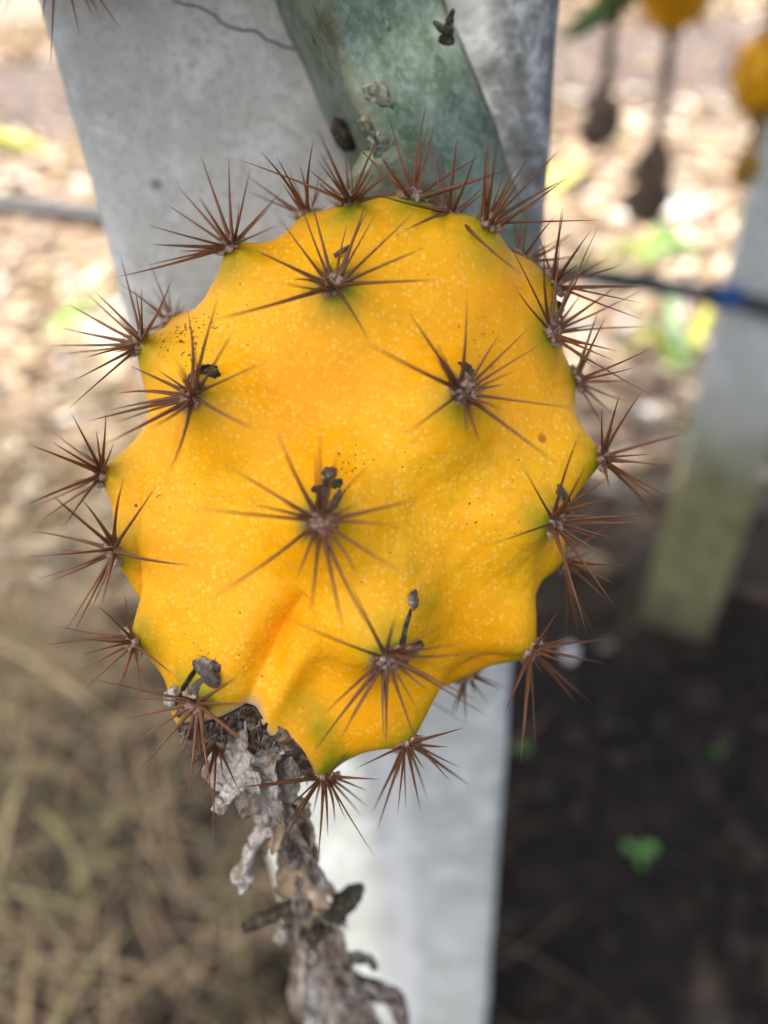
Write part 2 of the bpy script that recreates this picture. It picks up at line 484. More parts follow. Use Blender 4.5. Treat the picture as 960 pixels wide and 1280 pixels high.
base = at_Z(838, 792, 0)
W2 = .108
far_post = empty('concrete_post', (base.x + .036, base.y + .055, 0))
far_post.rotation_euler = (0, R(1.6), R(-33))
tag(far_post, 'grey concrete post with olive algae round its foot, hose tied to it', 'post')
link('shaft', post_mesh(W2, W2, 1.5, .012, 'far_shaft'), far_post, mat_concrete('far_concrete', None, .46, .95))

# ------------------------------------------------------------------ irrigation hose and blue tie
fy = far_post.location.y - .062
h1 = at_Y(905, 372, fy - .008)
h2 = at_Y(715, 342, fy + .005)
h3 = at_Y(60, 263, fy + .06)
dr = (h1 - h2).normalized()
hose_path = catmull([h3 + (h3 - h2) * 1.2, h3, h2.lerp(h3, .5) - Vector((0, 0, .004)), h2, h1, h1 + dr * .12 + Vector((0, 0, -.006)), h1 + dr * .7 + Vector((0, .05, -.03))], 90)
V, F = sweep(hose_path, lambda i, t: ring(.0105, 12))
M_HOSE = mat_simple('black_polythene', [(.3, (.020, .021, .023)), (.7, (.05, .052, .055))], 40, .45, (.2, .0006), spec=.5)
tag(link('irrigation_hose', mesh('irrigation_hose', V, F), mat=M_HOSE), 'black plastic drip irrigation hose strung between the concrete posts', 'hose')
V, F = [], []
for k in range(4):
    c0 = h1 + dr * (.0 + .0075 * (k - 1.5))
    u = Vector((0, 0, 1)); s = dr.cross(u).normalized()
    loop = [c0 + (u * math.cos(a) + s * math.sin(a)) * (.0115 + .001 * math.sin(3 * a + k)) + dr * .003 * math.sin(a + k) for a in np.linspace(0, 2 * math.pi, 20)]
    v_, f_ = sweep(loop, lambda i, t: ring(.0028, 6)); o = len(V); V += v_; F += [tuple(q + o for q in f) for f in f_]
tie = empty('cord_tie', h1)
tag(tie, 'blue plastic cord lashing the black hose to the algae stained post', 'cord')
M_BLUE = mat_simple('blue_cord', [(.3, (.02, .08, .24)), (.7, (.05, .14, .36))], 300, .5, (.3, .0004), spec=.4)
link('lashing', mesh('lashing', [p - h1 for p in V], F), tie, M_BLUE)
V, F = sweep(catmull([Vector((0, -.008, .008)), Vector((.008, -.016, .016)), Vector((.012, -.014, .004)), Vector((.016, -.018, -.012))], 14), lambda i, t: ring(.002, 6))
link('loose_end', mesh('loose_end', V, F), tie, M_BLUE)

# ------------------------------------------------------------------ cactus stem carrying the fruit
def stem_section(rad, phase, waist=.50, m=36):
    """three blunt ribs with nearly flat faces between"""
    out = []
    for j in range(m):
        a = 2 * math.pi * j / m
        q = (a + math.pi / 3) % (2 * math.pi / 3) - math.pi / 3        # angle from the nearest rib
        f = waist / math.cos(math.pi / 3 - abs(q))
        r = rad * (f ** -9 + .97 ** -9) ** (-1 / 9)
        out.append((r * math.cos(a + phase), r * math.sin(a + phase)))
    return out
def mat_stem():
    M = NT('cactus_skin', .6, .3)
    v = M.coord()
    f = M.noise(v, 45, 5, .6)
    c = M.ramp(f, [(.3, (.055, .086, .045)), (.55, (.095, .140, .082)), (.75, (.155, .205, .135))])
    bloom = M.ramp(M.noise(v, 85, 6, .7, .4), [(.40, 0), (.75, .85)])
    c = M.mix(bloom, c, (.28, .345, .285))
    c = M.mix(M.math('MULTIPLY', M.ramp(M.noise(v, 600, 2), [(.5, 0), (.62, 1)]), .25), c, (.36, .42, .38))
    c = M.mix(M.attr('edge'), c, (.115, .095, .045))
    M.color(c); M.bump(M.noise(v, 300, 5), .3, .0008)
    return M.m
M_STEM = mat_stem()
M_CORK = mat_simple('corky_areole', [(.3, (.07, .085, .055)), (.52, (.15, .16, .115)), (.72, (.34, .31, .25))], 420, .95, (.8, .001))
def lump(name, r, seed, sub=3, sq=(1, 1, .5), amp=.35, fr=1.3):
    bm = bmesh.new(); bmesh.ops.create_icosphere(bm, subdivisions=sub, radius=1)
    for v in bm.verts:
        p = v.co.copy(); v.co = Vector((p.x * sq[0], p.y * sq[1], p.z * sq[2])) * r * (1 + amp * fnoise(p, fr, seed, 4))
    me = bpy.data.meshes.new(name); bm.to_mesh(me); bm.free()
    me.polygons.foreach_set('use_smooth', [True] * len(me.polygons)); return me
def orient(o, n, spin=0.0):
    q = Vector(n).to_track_quat('Z', 'Y'); o.rotation_mode = 'QUATERNION'
    o.rotation_quaternion = q @ Quaternion((0, 0, 1), spin)

SY = .184
sp_px = [(385, -150, .187), (428, -20, .186), (463, 80, .185), (503, 170, .183), (540, 250, .181), (574, 330, .182), (600, 400, .185)]
stem_pts = [at_Y(a, b, Y) for a, b, Y in sp_px]
stem_o = stem_pts[1]
near_plant = empty('cactus_plant', (near_post.location.x, near_post.location.y, 1.5))
tag(near_plant, 'climbing cactus with a waxy blue green ribbed stem leaning on the near post', 'cactus')
spath = catmull([p - stem_o for p in [stem_pts[0] + Vector(q) for q in ((-.075, .006, .66), (-.07, .002, .36), (-.062, .001, .19), (-.045, 0, .10), (-.024, 0, .047))] + stem_pts], 230)
def ssec(i, t):
    rad = .0228 * (1 - .18 * max(0, t - .7)) * (1 + .05 * fnoise((t * 9, 0, 0), 1, 2, 2))
    s = stem_section(rad, STEM_PH, .47, 72)
    k = .005 * fnoise((t * 40, 3, 0), 1, 5, 2)
    return [(a * (1 + k), b * (1 + k)) for a, b in s]
STEM_PH = R(13)
V, F = sweep(spath, ssec, up=Vector((0, -1, 0)), fixed=True)
me = mesh('stem_body', V, F)
ed = []
for i in range(len(spath)):
    for j in range(72):
        a = (j * 5) % 120; d = min(a, 120 - a)
        ed.append(max(0, 1 - d / 9) * (.55 + .35 * fnoise(V[i * 72 + j], 120, 3, 3)))
me.attributes.new('edge', 'FLOAT', 'POINT').data.foreach_set('value', ed)
stem = link('stem', me, near_plant, M_STEM)
stem.location = stem_o - near_plant.location
stem['label'] = 'waxy blue green three ribbed stem carrying the ripe fruit'
body = stem

# ------------------------------------------------------------------ the fruit
FD = .166
FC = at_depth(441, 608, FD)
e3 = (CAM - FC).normalized()                      # towards the lens when photographed
e1 = (ROT @ Vector((1, 0, 0))); e1 = (e1 - e3 * e1.dot(e3)).normalized()
e2 = e1.cross(e3)                                 # picture-down
if e2.dot(ROT @ Vector((0, -1, 0))) < 0: e2 = -e2
def loc(a, b, c): return e1 * a + e2 * b + e3 * c
AX = loc(-.30, .90, .16).normalized()             # stem end -> blossom end
AX2 = (e1 - AX * e1.dot(AX)).normalized()
AX3 = AX.cross(AX2)
RA, RB, RC_ = .0458, .0364, .0356                 # along the axis, across, in depth
def ell_r(d):
    a, b, c = d.dot(AX) / RA, d.dot(AX2) / RB, d.dot(AX3) / RC_
    return 1 / math.sqrt(a * a + b * b + c * c)
def hit(px, py, k=1.0):
    """ray against the ellipsoid scaled by k; None on a miss"""
    d = ray(px, py); o = CAM - FC
    q = lambda u, v_: (u.dot(AX) * v_.dot(AX) / RA ** 2 + u.dot(AX2) * v_.dot(AX2) / RB ** 2 + u.dot(AX3) * v_.dot(AX3) / RC_ ** 2) / k / k
    A, B, C_ = q(d, d), 2 * q(o, d), q(o, o) - 1
    D = B * B - 4 * A * C_
    if D < 0: return None
    return o + d * ((-B - math.sqrt(D)) / 2 / A)
def near_dir(px, py):
    d = ray(px, py).normalized(); o = CAM - FC
    return o - d * o.dot(d)

# areoles: pixel, turned-back angle (degrees past the limb, None = facing), spine tips seen in the photograph
AR = [
 ((416, 354), None, [(315, 310), (352, 357), (272, 400), (464, 421), (546, 349), (534, 307), (517, 267), (468, 262), (463, 264), (434, 278), (386, 245), (349, 274), (393, 322), (372, 332)]),
 ((238, 493), None, [(235, 386), (270, 375), (246, 416), (294, 411), (342, 448), (317, 544), (224, 602), (197, 537), (126, 559), (107, 522), (137, 510), (145, 489), (160, 452), (222, 460), (216, 446)]),
 ((581, 488), None, [(461, 432), (510, 389), (543, 425), (589, 362), (625, 417), (664, 408), (680, 427), (631, 481), (720, 511), (695, 580), (600, 553), (583, 547), (500, 542), (546, 440)]),
 ((399, 652), None, [(341, 545), (388, 559), (403, 532), (428, 567), (464, 582), (522, 624), (502, 651), (510, 722), (463, 784), (430, 795), (388, 770), (369, 726), (262, 752), (228, 634), (277, 578), (304, 627)]),
 ((484, 825), None, [(433, 722), (489, 765), (551, 787), (578, 800), (606, 817), (540, 836), (599, 876), (614, 894), (525, 892), (521, 946), (486, 931), (474, 922), (425, 925), (385, 938), (400, 898), (345, 770)]),
 ((695, 653), None, [(652, 580), (720, 537), (725, 587), (763, 595), (615, 680), (810, 640), (830, 656), (776, 674), (772, 652), (712, 720), (767, 765), (737, 790), (750, 677)]),
 ((754, 572), 4, [(775, 490), (796, 487), (860, 536), (840, 547), (815, 567), (839, 581), (837, 622), (850, 665), (836, 635), (825, 645), (747, 507), (762, 612)]),
 ((692, 415), None, [(640, 352), (635, 297), (676, 295), (700, 300), (749, 280), (744, 304), (776, 355), (810, 361), (812, 406), (772, 440), (767, 450), (821, 502), (739, 461), (731, 362)]),
 ((556, 289), None, [(552, 197), (603, 183), (518, 256), (460, 247), (504, 281), (524, 234), (607, 237), (632, 292), (650, 345), (546, 205)]),
 ((438, 250), 3, [(398, 161), (398, 189), (396, 198), (427, 189), (476, 153), (471, 197), (300, 195), (500, 200), (520, 235)]),
 ((516, 244), 6, [(484, 140), (530, 123), (544, 147), (534, 160), (471, 189), (637, 208), (600, 200), (505, 190)]),
 ((612, 276), 3, [(602, 186), (610, 162), (624, 170), (665, 185), (702, 185), (710, 215), (685, 250), (755, 275), (650, 202)]),
 ((287, 305), 2, [(250, 192), (285, 192), (314, 208), (222, 232), (207, 254), (184, 280), (189, 306), (182, 332), (145, 352), (247, 245), (352, 240), (345, 250), (350, 285)]),
 ((174, 428), 4, [(149, 315), (177, 360), (107, 365), (77, 378), (74, 410), (65, 434), (212, 350), (90, 477), (82, 515), (75, 443), (145, 395), (215, 375)]),
 ((126, 592), 6, [(35, 554), (65, 552), (90, 517), (127, 515), (120, 535), (32, 624), (45, 637), (147, 550), (75, 655)]),
 ((140, 688), None, [(20, 696), (35, 659), (62, 617), (50, 725), (235, 703), (157, 592), (197, 605), (107, 617), (90, 797), (82, 790), (127, 760), (65, 732), (75, 687)]),
 ((166, 803), 5, [(65, 781), (95, 842), (125, 752), (150, 860), (180, 882), (220, 845), (155, 740), (105, 822)]),
 ((244, 880), None, [(112, 849), (155, 935), (177, 965), (237, 990), (300, 845), (330, 945), (250, 965), (265, 1010), (150, 900), (310, 880)]),
 ((406, 971), None, [(392, 1085), (467, 1076), (318, 985), (296, 984), (345, 1060), (455, 1017), (462, 1005), (405, 1050), (350, 1040), (420, 1035), (475, 975), (440, 940)]),
 ((510, 932), 4, [(582, 910), (557, 935), (589, 982), (537, 1004), (525, 1015), (496, 1021), (470, 1040), (442, 962), (465, 1017), (530, 962), (556, 938)]),
 ((665, 814), 4, [(700, 767), (760, 798), (762, 830), (742, 882), (725, 877), (632, 890), (650, 955), (669, 935), (720, 795), (655, 920)]),
 ((706, 700), 16, [(785, 709), (745, 690), (737, 790), (705, 790), (760, 750), (770, 730), (722, 800)]),
 ((722, 474), 14, [(800, 460), (790, 505), (770, 520), (757, 395), (745, 430), (815, 440), (755, 535)]),
 ((694, 354), 14, [(709, 260), (765, 321), (806, 379), (805, 401), (805, 356), (782, 329), (740, 285), (727, 305), (670, 280)]),
 ((655, 322), 20, [(640, 265), (652, 262), (690, 270), (715, 300), (720, 285), (735, 320)]),
 ((384, 266), 16, [(330, 187), (387, 170), (300, 217), (410, 215), (360, 210), (305, 238), (345, 195)]),
 ((212, 402), 18, [(192, 355), (208, 345), (230, 385), (225, 370), (180, 385)]),
 ((268, 930), 14, [(240, 975), (265, 1050), (262, 985), (230, 960), (250, 1000), (300, 990)]),
 ((585, 845), 16, [(597, 868), (575, 880), (560, 895), (610, 880)]),
]
BACK = 15                                          # unseen areoles on the far side
areoles = []
for (px, py), back, tips in AR:
    p = hit(px, py, 1.345) if back is None else None
    if p is None:
        q = near_dir(px, py)
        d = q.normalized()
        cb = R((back or 0))
        # limb seen from the lens leans towards it by asin(r/D)
        base_t = math.asin(min(.9, ell_r(d) / (CAM - FC).length)) - cb
        d = (d * math.cos(base_t) + e3 * math.sin(base_t)).normalized()
        # height that projects to the pixel
        best = min((abs(to_px(FC + d * (ell_r(d) + h))[0] - px) + abs(to_px(FC + d * (ell_r(d) + h))[1] - py), h) for h in np.linspace(-.001, .0250, 105))
        areoles.append((d, max(.0018, best[1]), tips, True))
    else:
        d = p.normalized()
        areoles.append((d, max(.0022, p.length - ell_r(d)), tips, True))
cand = []
ga = math.pi * (3 - math.sqrt(5))
for i in range(60):
    zz = 1 - 2 * (i + .5) / 60; rr = math.sqrt(1 - zz * zz); cand.append(AX * zz + AX2 * rr * math.cos(ga * i) + AX3 * rr * math.sin(ga * i))
nb = 0
for d in cand:
    if d.dot(e3) < -.12 and abs(d.dot(AX)) < .86 and all(d.angle(a[0]) > .46 for a in areoles):
        areoles.append((d, .0038, None, False))
BL = loc(-.345, .86, .41).normalized()      # blossom scar
STEM_D = (FC - FC + at_Y(528, 232, .168) - FC).normalized()       # where the stem holds it
creases = [([(240, 570), (233, 690), (238, 770), (244, 822)], .0042, .045), ([(388, 725), (345, 800), (318, 875)], .0040, .055),
           ([(655, 700), (585, 770), (500, 850), (420, 900)], .0030, .10), ([(300, 800), (290, 850), (285, 880)], .0016, .05),
           ([(465, 880), (430, 920), (400, 935)], .0028, .07), ([(160, 560), (185, 590), (200, 640)], .0018, .07),
           ([(700, 520), (690, 570), (705, 610)], .0012, .06), ([(190, 740), (205, 790), (222, 830)], .0026, .05)]
cr = []
for pts, dp, wd in creases:
    ds = []
    for a, b in pts:
        q = hit(a, b, 1.0); ds.append((q if q is not None else near_dir(a, b)).normalized())
    seg = catmull(ds, 160)
    cr.append((np.array([s.normalized()[:] for s in seg]), dp, wd))
AD = np.array([a[0][:] for a in areoles]); AH = np.array([a[1] for a in areoles])
axn = np.array(AX[:]); ax2n = np.array(AX2[:]); ax3n = np.array(AX3[:]); bln = np.array(BL[:])
def surf(D):
    """D: n x 3 unit directions -> radius and attributes"""
    a, b, c = D @ axn / RA, D @ ax2n / RB, D @ ax3n / RC_
    r = 1 / np.sqrt(a * a + b * b + c * c)
    ang = np.arccos(np.clip(D @ AD.T, -1, 1))
    wid = .145 + 6.3 * AH[None]
    bump = np.exp(-((ang * ang + .0009) ** .5 / wid) ** 1.15) * AH[None]
    hgt = (np.sum(bump ** 1.5, 1)) ** (1 / 1.5)
    r = r + hgt
    near = ang.min(1)
    soft = -np.log(np.exp(-11 * ang).sum(1)) / 11
    # shallow hollows between the tubercles
    q = np.clip((soft - .08) / .34, 0, 1.3); r = r - .0036 * q * q
    for seg, dp, wd in cr:
        an = np.arccos(np.clip(D @ seg.T, -1, 1))
        i = an.argmin(1); m = an.min(1)
        fade = np.sin(np.pi * np.clip((i + 1.5) / 162, 0, 1)) ** .7
        r = r - dp * fade * np.exp(-(m / wd) ** 1.2)
    # blossom end: pleats, raised lip, crater
    t = np.arccos(np.clip(D @ bln, -1, 1))
    u = D - np.outer(D @ bln, bln)
    ph = np.arctan2(u @ np.array(e1[:]), u @ np.array(e2[:]))
    tc = .212 + .022 * np.sin(2 * ph + 1) + .005 * np.sin(5 * ph)
    r = r + .0050 * np.exp(-(t / .34) ** 2) + .0010 * np.exp(-((t - tc - .04) / .05) ** 2)
    r = r - .0012 * np.cos(6 * ph + .8) * np.exp(-((t - .40) / .16) ** 2)
    s = np.clip((tc - t) / .06, 0, 1); s = s * s * (3 - 2 * s)
    r = r - .0055 * s
    cork = np.exp(-((t - tc + .002) / .026) ** 2) + s
    return r, near, np.clip(cork, 0, 1), t
# solve the tubercle heights so that every areole sits at its own distance despite its neighbours
_target = np.array([ell_r(a[0]) + a[1] for a in areoles])
for _ in range(25):
    AH = np.clip(AH + .6 * (_target - surf(AD)[0]), .0012, .027)
bm = bmesh.new(); bmesh.ops.create_icosphere(bm, subdivisions=8, radius=1)
me = bpy.data.meshes.new('skin'); bm.to_mesh(me); bm.free()
D = np.empty(len(me.vertices) * 3); me.vertices.foreach_get('co', D); D = D.reshape(-1, 3)
D /= np.linalg.norm(D, axis=1)[:, None]
rr, near, cork, tb = surf(D)
small = np.array([fnoise(d, 5, 3, 3) for d in D])
rr = rr + .0005 * small
me.vertices.foreach_set('co', (D * rr[:, None]).ravel()); me.update()
me.polygons.foreach_set('use_smooth', [True] * len(me.polygons))
green = np.clip(1.3 - near / .12, 0, 1) ** 1.3 * .95
gb = np.exp(-((tb - .30) / .05) ** 2) * np.clip(.5 + 1.6 * np.array([fnoise(d, 4, 8, 2) for d in D]), 0, 1) * .75
green = np.clip(green + gb, 0, 1)
for (px, py), wd, am in (((520, 735), .07, .55), ((275, 790), .035, .6), ((283, 770), .03, .4), ((510, 700), .05, .25), ((690, 600), .04, .4), ((345, 880), .07, .35)):
    q = hit(px, py, 1.03)
    if q is None: continue
    q = q.normalized(); an = np.arccos(np.clip(D @ np.array(q[:]), -1, 1)); green = np.maximum(green, am * np.exp(-(an / wd) ** 2))
dirt = np.zeros(len(D))
for (px, py), wd, am in (((285, 465), .13, 1.0), ((480, 340), .16, .45), ((570, 455), .10, .5), ((670, 400), .14, .9), ((430, 590), .10, .6), ((345, 385), .2, .22), ((255, 830), .12, .7), ((610, 400), .12, .3), ((310, 780), .14, .3), ((690, 610), .08, .8), ((185, 440), .08, .8), ((500, 770), .08, .5), ((700, 480), .1, .4)):
    q = hit(px, py, 1.03); q = (q if q is not None else near_dir(px, py)).normalized()
    an = np.arccos(np.clip(D @ np.array(q[:]), -1, 1)); dirt = np.maximum(dirt, am * np.exp(-(an / wd) ** 2))
for nm, arr in (('green', green), ('dirt', dirt), ('cork', cork)):
    me.attributes.new(nm, 'FLOAT', 'POINT').data.foreach_set('value', arr)
fruit = empty('dragon_fruit', FC)
tag(fruit, 'large ripe yellow dragon fruit with brown spine clusters and withered flower', 'dragon fruit')
link('skin', me, fruit, MS)

def surf_pt(d):
    d = Vector(d).normalized()
    r = surf(np.array([d[:]]))[0][0]; return d * r
def surf_n(d):
    d = Vector(d).normalized(); t1 = d.orthogonal().normalized(); t2 = d.cross(t1); e = .03
    a = surf_pt(d + t1 * e) - surf_pt(d - t1 * e); b = surf_pt(d + t2 * e) - surf_pt(d - t2 * e)
    return a.cross(b).normalized()

# shared spine meshes: unit length, unit base radius
def spine_mesh(name, bend, twist, seg=7, sides=6):
    V, F = [], []
    for i in range(seg):
        t = i / (seg - 1)
        r = (1 - t) ** .85 * (1 + .25 * math.exp(-t * 14)) + .02
        off = Vector((bend * t * t, twist * math.sin(t * 3.1), t))
        V += [off + Vector((r * math.cos(a), r * math.sin(a), 0)) * 1.0 for a in [2 * math.pi * j / sides for j in range(sides)]]
    for i in range(seg - 1):
        for j in range(sides):
            k = (j + 1) % sides; F.append((i * sides + j, i * sides + k, (i + 1) * sides + k, (i + 1) * sides + j))
    F.append(tuple(range((seg - 1) * sides, seg * sides)))
    me = mesh(name, V, F); me.materials.append(MSP); return me
SPM = [spine_mesh('spine_straight', .3, 0), spine_mesh('spine_bowed', 2.2, .3), spine_mesh('spine_wavy', -2.0, 1.2), spine_mesh('spine_bent', 4.5, -.6)]
def pad_mesh(name, seed):
    rn = random.Random(seed); V, F = [], []
    bm = bmesh.new(); bmesh.ops.create_icosphere(bm, subdivisions=1, radius=1)
    vv = [v.co.copy() for v in bm.verts]; ff = [[v.index for v in f.verts] for f in bm.faces]; bm.free()
    for k in range(46):
        a, rad = rn.uniform(0, 6.28), math.sqrt(rn.random()) * .0026
        c = Vector((rad * math.cos(a), rad * math.sin(a), .0003 + .0013 * (1 - (rad / .0028) ** 2) * rn.random()))
        s = rn.uniform(.00028, .00075); o = len(V)
        V += [c + p * s * rn.uniform(.7, 1.3) for p in vv]; F += [[i + o for i in f] for f in ff]
    for k in range(150):                            # short felt hairs
        a, rad = rn.uniform(0, 6.28), math.sqrt(rn.random()) * .0029
        c = Vector((rad * math.cos(a), rad * math.sin(a), .0004 * rn.random()))
        d = Vector((math.cos(a) * rad / .0029 * .9 + rn.gauss(0, .5), math.sin(a) * rad / .0029 * .9 + rn.gauss(0, .5), 1)).normalized()
        l_ = rn.uniform(.0010, .0024); t = d.orthogonal().normalized() * .00005; u = d.cross(t.normalized()) * .00005
        o = len(V); V += [c + t, c - t * .5 + u, c - t * .5 - u, c + d * l_]; F += [(o, o + 1, o + 3), (o + 1, o + 2, o + 3), (o + 2, o, o + 3)]
    me = mesh(name, V, F); me.materials.append(M_WOOL); return me
PADS = [pad_mesh('areole_pad_' + s, i) for i, s in enumerate('abcd')]

def spine_tf(p, v, rad, spin):
    q = v.to_track_quat('Z', 'Y') @ Quaternion((0, 0, 1), spin)
    return Matrix.Translation(p) @ q.to_matrix().to_4x4() @ Matrix.Diagonal((rad, rad, v.length, 1))
def clear_of_skin(p, v):
    for s in (.35, .6, .8, 1.0):
        q = p + v * s
        if q.length < surf(np.array([q.normalized()[:]]))[0][0] + .0006: return False
    return True
rest_v, rest_f = [], []
def add_rest(mat, mesh_):
    o = len(rest_v)
    rest_v.extend([mat @ v.co for v in mesh_.vertices]); rest_f.extend([tuple(i + o for i in p.vertices) for p in mesh_.polygons])
n_sp = 0
for ai, (d, h, tips, seen) in enumerate(areoles):
    p = surf_pt(d); nrm = (surf_n(d) * .45 + d * .55).normalized()
    pad = link('areole', PADS[ai % 4], fruit)
    pad.location = p - nrm * .0006; orient(pad, nrm, random.uniform(0, 6.28))
    pad.scale = (1, 1, 1) if seen else (.85, .85, .85)
    inv = (Matrix.Translation(pad.location) @ pad.rotation_quaternion.to_matrix().to_4x4() @ Matrix.Diagonal((*pad.scale, 1))).inverted()
    vs = []
    if tips:
        facing = nrm.dot(e3)
        for (tx, ty) in tips:
            dr_ = ray(tx, ty); o = CAM - FC
            base_d = -(ROT.transposed() @ (p + FC - CAM)).z
            best = None
            e0 = random.uniform(.30, .75); L0 = .0195
            for dz in np.linspace(-.021, .021, 43):
                v = o + dr_ * (base_d + dz) - p
                el = math.asin(max(-1, min(1, v.normalized().dot(nrm))))
                cst = (el - e0) ** 2 * 1.2 + ((v.length - L0) / L0) ** 2 * .55 + (0 if el > .12 else 3 * (.12 - el))
                if best is None or cst < best[0]:
                    if not clear_of_skin(p + nrm * .0006, v): cst += 2
                    if best is None or cst < best[0]: best = (cst, v)
            vs.append(best[1])
        extra = 4 if seen else 0
    else: extra = 9
    t1 = nrm.orthogonal().normalized(); t2 = nrm.cross(t1)
    ph0 = random.uniform(0, 6.28)
    for k in range(extra):                          # shorter spines pointing outwards
        a = ph0 + 6.28 * k / extra + random.uniform(-.3, .3); el = random.uniform(.25, .9) if not tips else random.uniform(.45, 1.2)
        vs.append(((t1 * math.cos(a) + t2 * math.sin(a)) * math.cos(el) + nrm * math.sin(el)) * (random.uniform(.012, .02) if not tips else random.uniform(.005, .014)))
    for k, v in enumerate(vs):
        rad = random.uniform(.00026, .00047) * (.75 + .25 * min(1, v.length / .016))
        me_ = SPM[random.choice([0, 0, 0, 1, 1, 2])] if not (ai == 1 and k == 6) else SPM[3]
        off = (v - nrm * v.dot(nrm)); off = off.normalized() * random.uniform(.0006, .0018) if off.length > 1e-6 else off
        p0 = p + off
        v2 = v - off if tips and k < len(tips) else v
        mt = spine_tf(p0, v2, rad, random.uniform(0, 6.28))
        if seen and n_sp < 298 and ai < 26:
            s_ = link('spine', me_, pad); s_.matrix_local = inv @ mt; n_sp += 1
        else: add_rest(mt, me_)
rs = link('spine_mass', mesh('spine_mass', rest_v, rest_f), fruit, MSP); rs['kind'] = 'stuff'

# dried bract remnants above some areoles
def bract(px, py, size, mat, ratio=(1.0, .7, .45), lift=.0009, seed=0, name='dried_bract', amp=.6):
    q = hit(px, py, 1.24); q = q if q is not None else near_dir(px, py)
    d = q.normalized(); p = surf_pt(d); n = surf_n(d)
    o = link(name, lump(name, size, seed, 3, ratio, amp, 1.6), fruit, mat)
    o.location = p + n * lift; orient(o, (n + loc(random.uniform(-.4, .4), random.uniform(-.4, .4), 0)).normalized(), seed * 1.3)
    return o
for i, (px, py, s, m, ra) in enumerate([
    (262, 468, .0016, M_BLACK, (1.2, .8, .4)), (272, 473, .0013, M_BLACK, (1, .8, .5)), (254, 476, .0010, M_BLACK, (1, .8, .6)),
    (410, 592, .0013, M_BRACT, (.9, 1.2, .7)), (420, 606, .0010, M_BLACK, (1, .8, .6)), (396, 612, .0008, M_BLACK, (1, .8, .6)), (505, 802, .0014, M_BRACT, (1.5, .7, .6)), (519, 757, .0012, M_BRACT, (1.3, .8, .7)),
    (684, 616, .0012, M_BRACT, (.7, 1.3, .7)), (708, 630, .0011, M_BRACT, (1.2, .7, .6)),
    (186, 424, .0014, M_BLACK, (1, .8, .7)), (264, 833, .0024, M_BRACT, (1.35, .75, .6)), (234, 853, .0024, M_CRUST, (1.4, .7, .7)), (443, 962, .0016, M_BRACT, (.6, 1.6, .5))]):
    bract(px, py, s, m, ra, lift=.0001, seed=i + 1, amp=.55)
def bract_strip(pts, w0, w1, mat, seed, lift=.0003):
    P_ = []
    for k, (px, py) in enumerate(pts):
        q = hit(px, py, 1.24); d = (q if q is not None else near_dir(px, py)).normalized()
        P_.append(surf_pt(d) + surf_n(d) * lift * (1 + 1.2 * (k % 2)))
    V, F = ribbon(P_, w0, w1, .00018, seed, 24, .6, .5)
    link('dried_bract', mesh('dried_bract', V, F), fruit, mat)
STRIPS = [([(488, 812), (495, 796), (503, 779), (514, 764)], .0007, .0005, M_BLACK, .4, .0001), ([(494, 806), (508, 800), (526, 803)], .0011, .0008, M_BRACT, 1.2),
 ([(402, 638), (405, 618), (408, 602), (410, 592)], .0009, .0006, M_BLACK, .2), ([(410, 636), (418, 624), (424, 614)], .0009, .0006, M_BRACT, 1.9),
 ([(246, 486), (260, 472), (274, 462)], .0014, .0009, M_BLACK, 2.4), ([(692, 642), (687, 625), (684, 606)], .0009, .0006, M_BRACT, .7),
 ([(148, 676), (158, 655), (172, 632)], .0012, .0008, M_BRACT, 1.0), ([(246, 866), (255, 850), (263, 838)], .0008, .0009, M_BRACT, .9),
 ([(240, 858), (246, 842), (252, 826)], .0004, .0003, M_BLACK, 2.0), ([(686, 406), (674, 398), (664, 386)], .0009, .0005, M_BLACK, .5),
 ([(420, 348), (430, 345), (438, 341)], .0005, .0003, M_BRACT, 1.5), ([(582, 478), (578, 466), (572, 455)], .0008, .0005, M_BLACK, .8)]
# curled hook on the bottom areole
hp = areoles[18][0]; p = surf_pt(hp)
tip = lambda px, py, dz=0: at_depth(px, py, -(ROT.transposed() @ (p + FC - CAM)).z + dz) - FC
V, F = sweep(catmull([tip(405, 965, -.001), tip(403, 952, -.003), tip(402, 945, -.0035), tip(396, 942, -.003)], 12), lambda i, t: ring(.0008 * (1 - .75 * t), 7))
link('dried_bract', mesh('hook', V, F), fruit, MSP)

# ------------------------------------------------------------------ blossom scar and withered flower
bp = surf_pt(BL)
BT1 = (e1 - BL * e1.dot(BL)).normalized(); BT2 = BL.cross(BT1)
# spongy floor of the scar
V, F = [], []
NR, NA = 16, 44
for i in range(NR + 1):
    for j in range(NA):
        a = 2 * math.pi * j / NA; q = i / NR
        d = (BL + (BT1 * math.cos(a) + BT2 * math.sin(a)) * math.tan(.232 * q)).normalized()
        pnt = surf_pt(d) + BL * (.0012 * (1 - q ** 3) + .0022 * fnoise((math.cos(a) * q * 3, math.sin(a) * q * 3, 0), 1.6, 3, 4) * (1 - q ** 6) + .0004)
        V.append(pnt)
for i in range(NR):
    for j in range(NA):
        k = (j + 1) % NA; F.append((i * NA + j, i * NA + k, (i + 1) * NA + k, (i + 1) * NA + j))
scar = link('blossom_scar', mesh('blossom_scar', V, F), fruit, M_SPONGE)
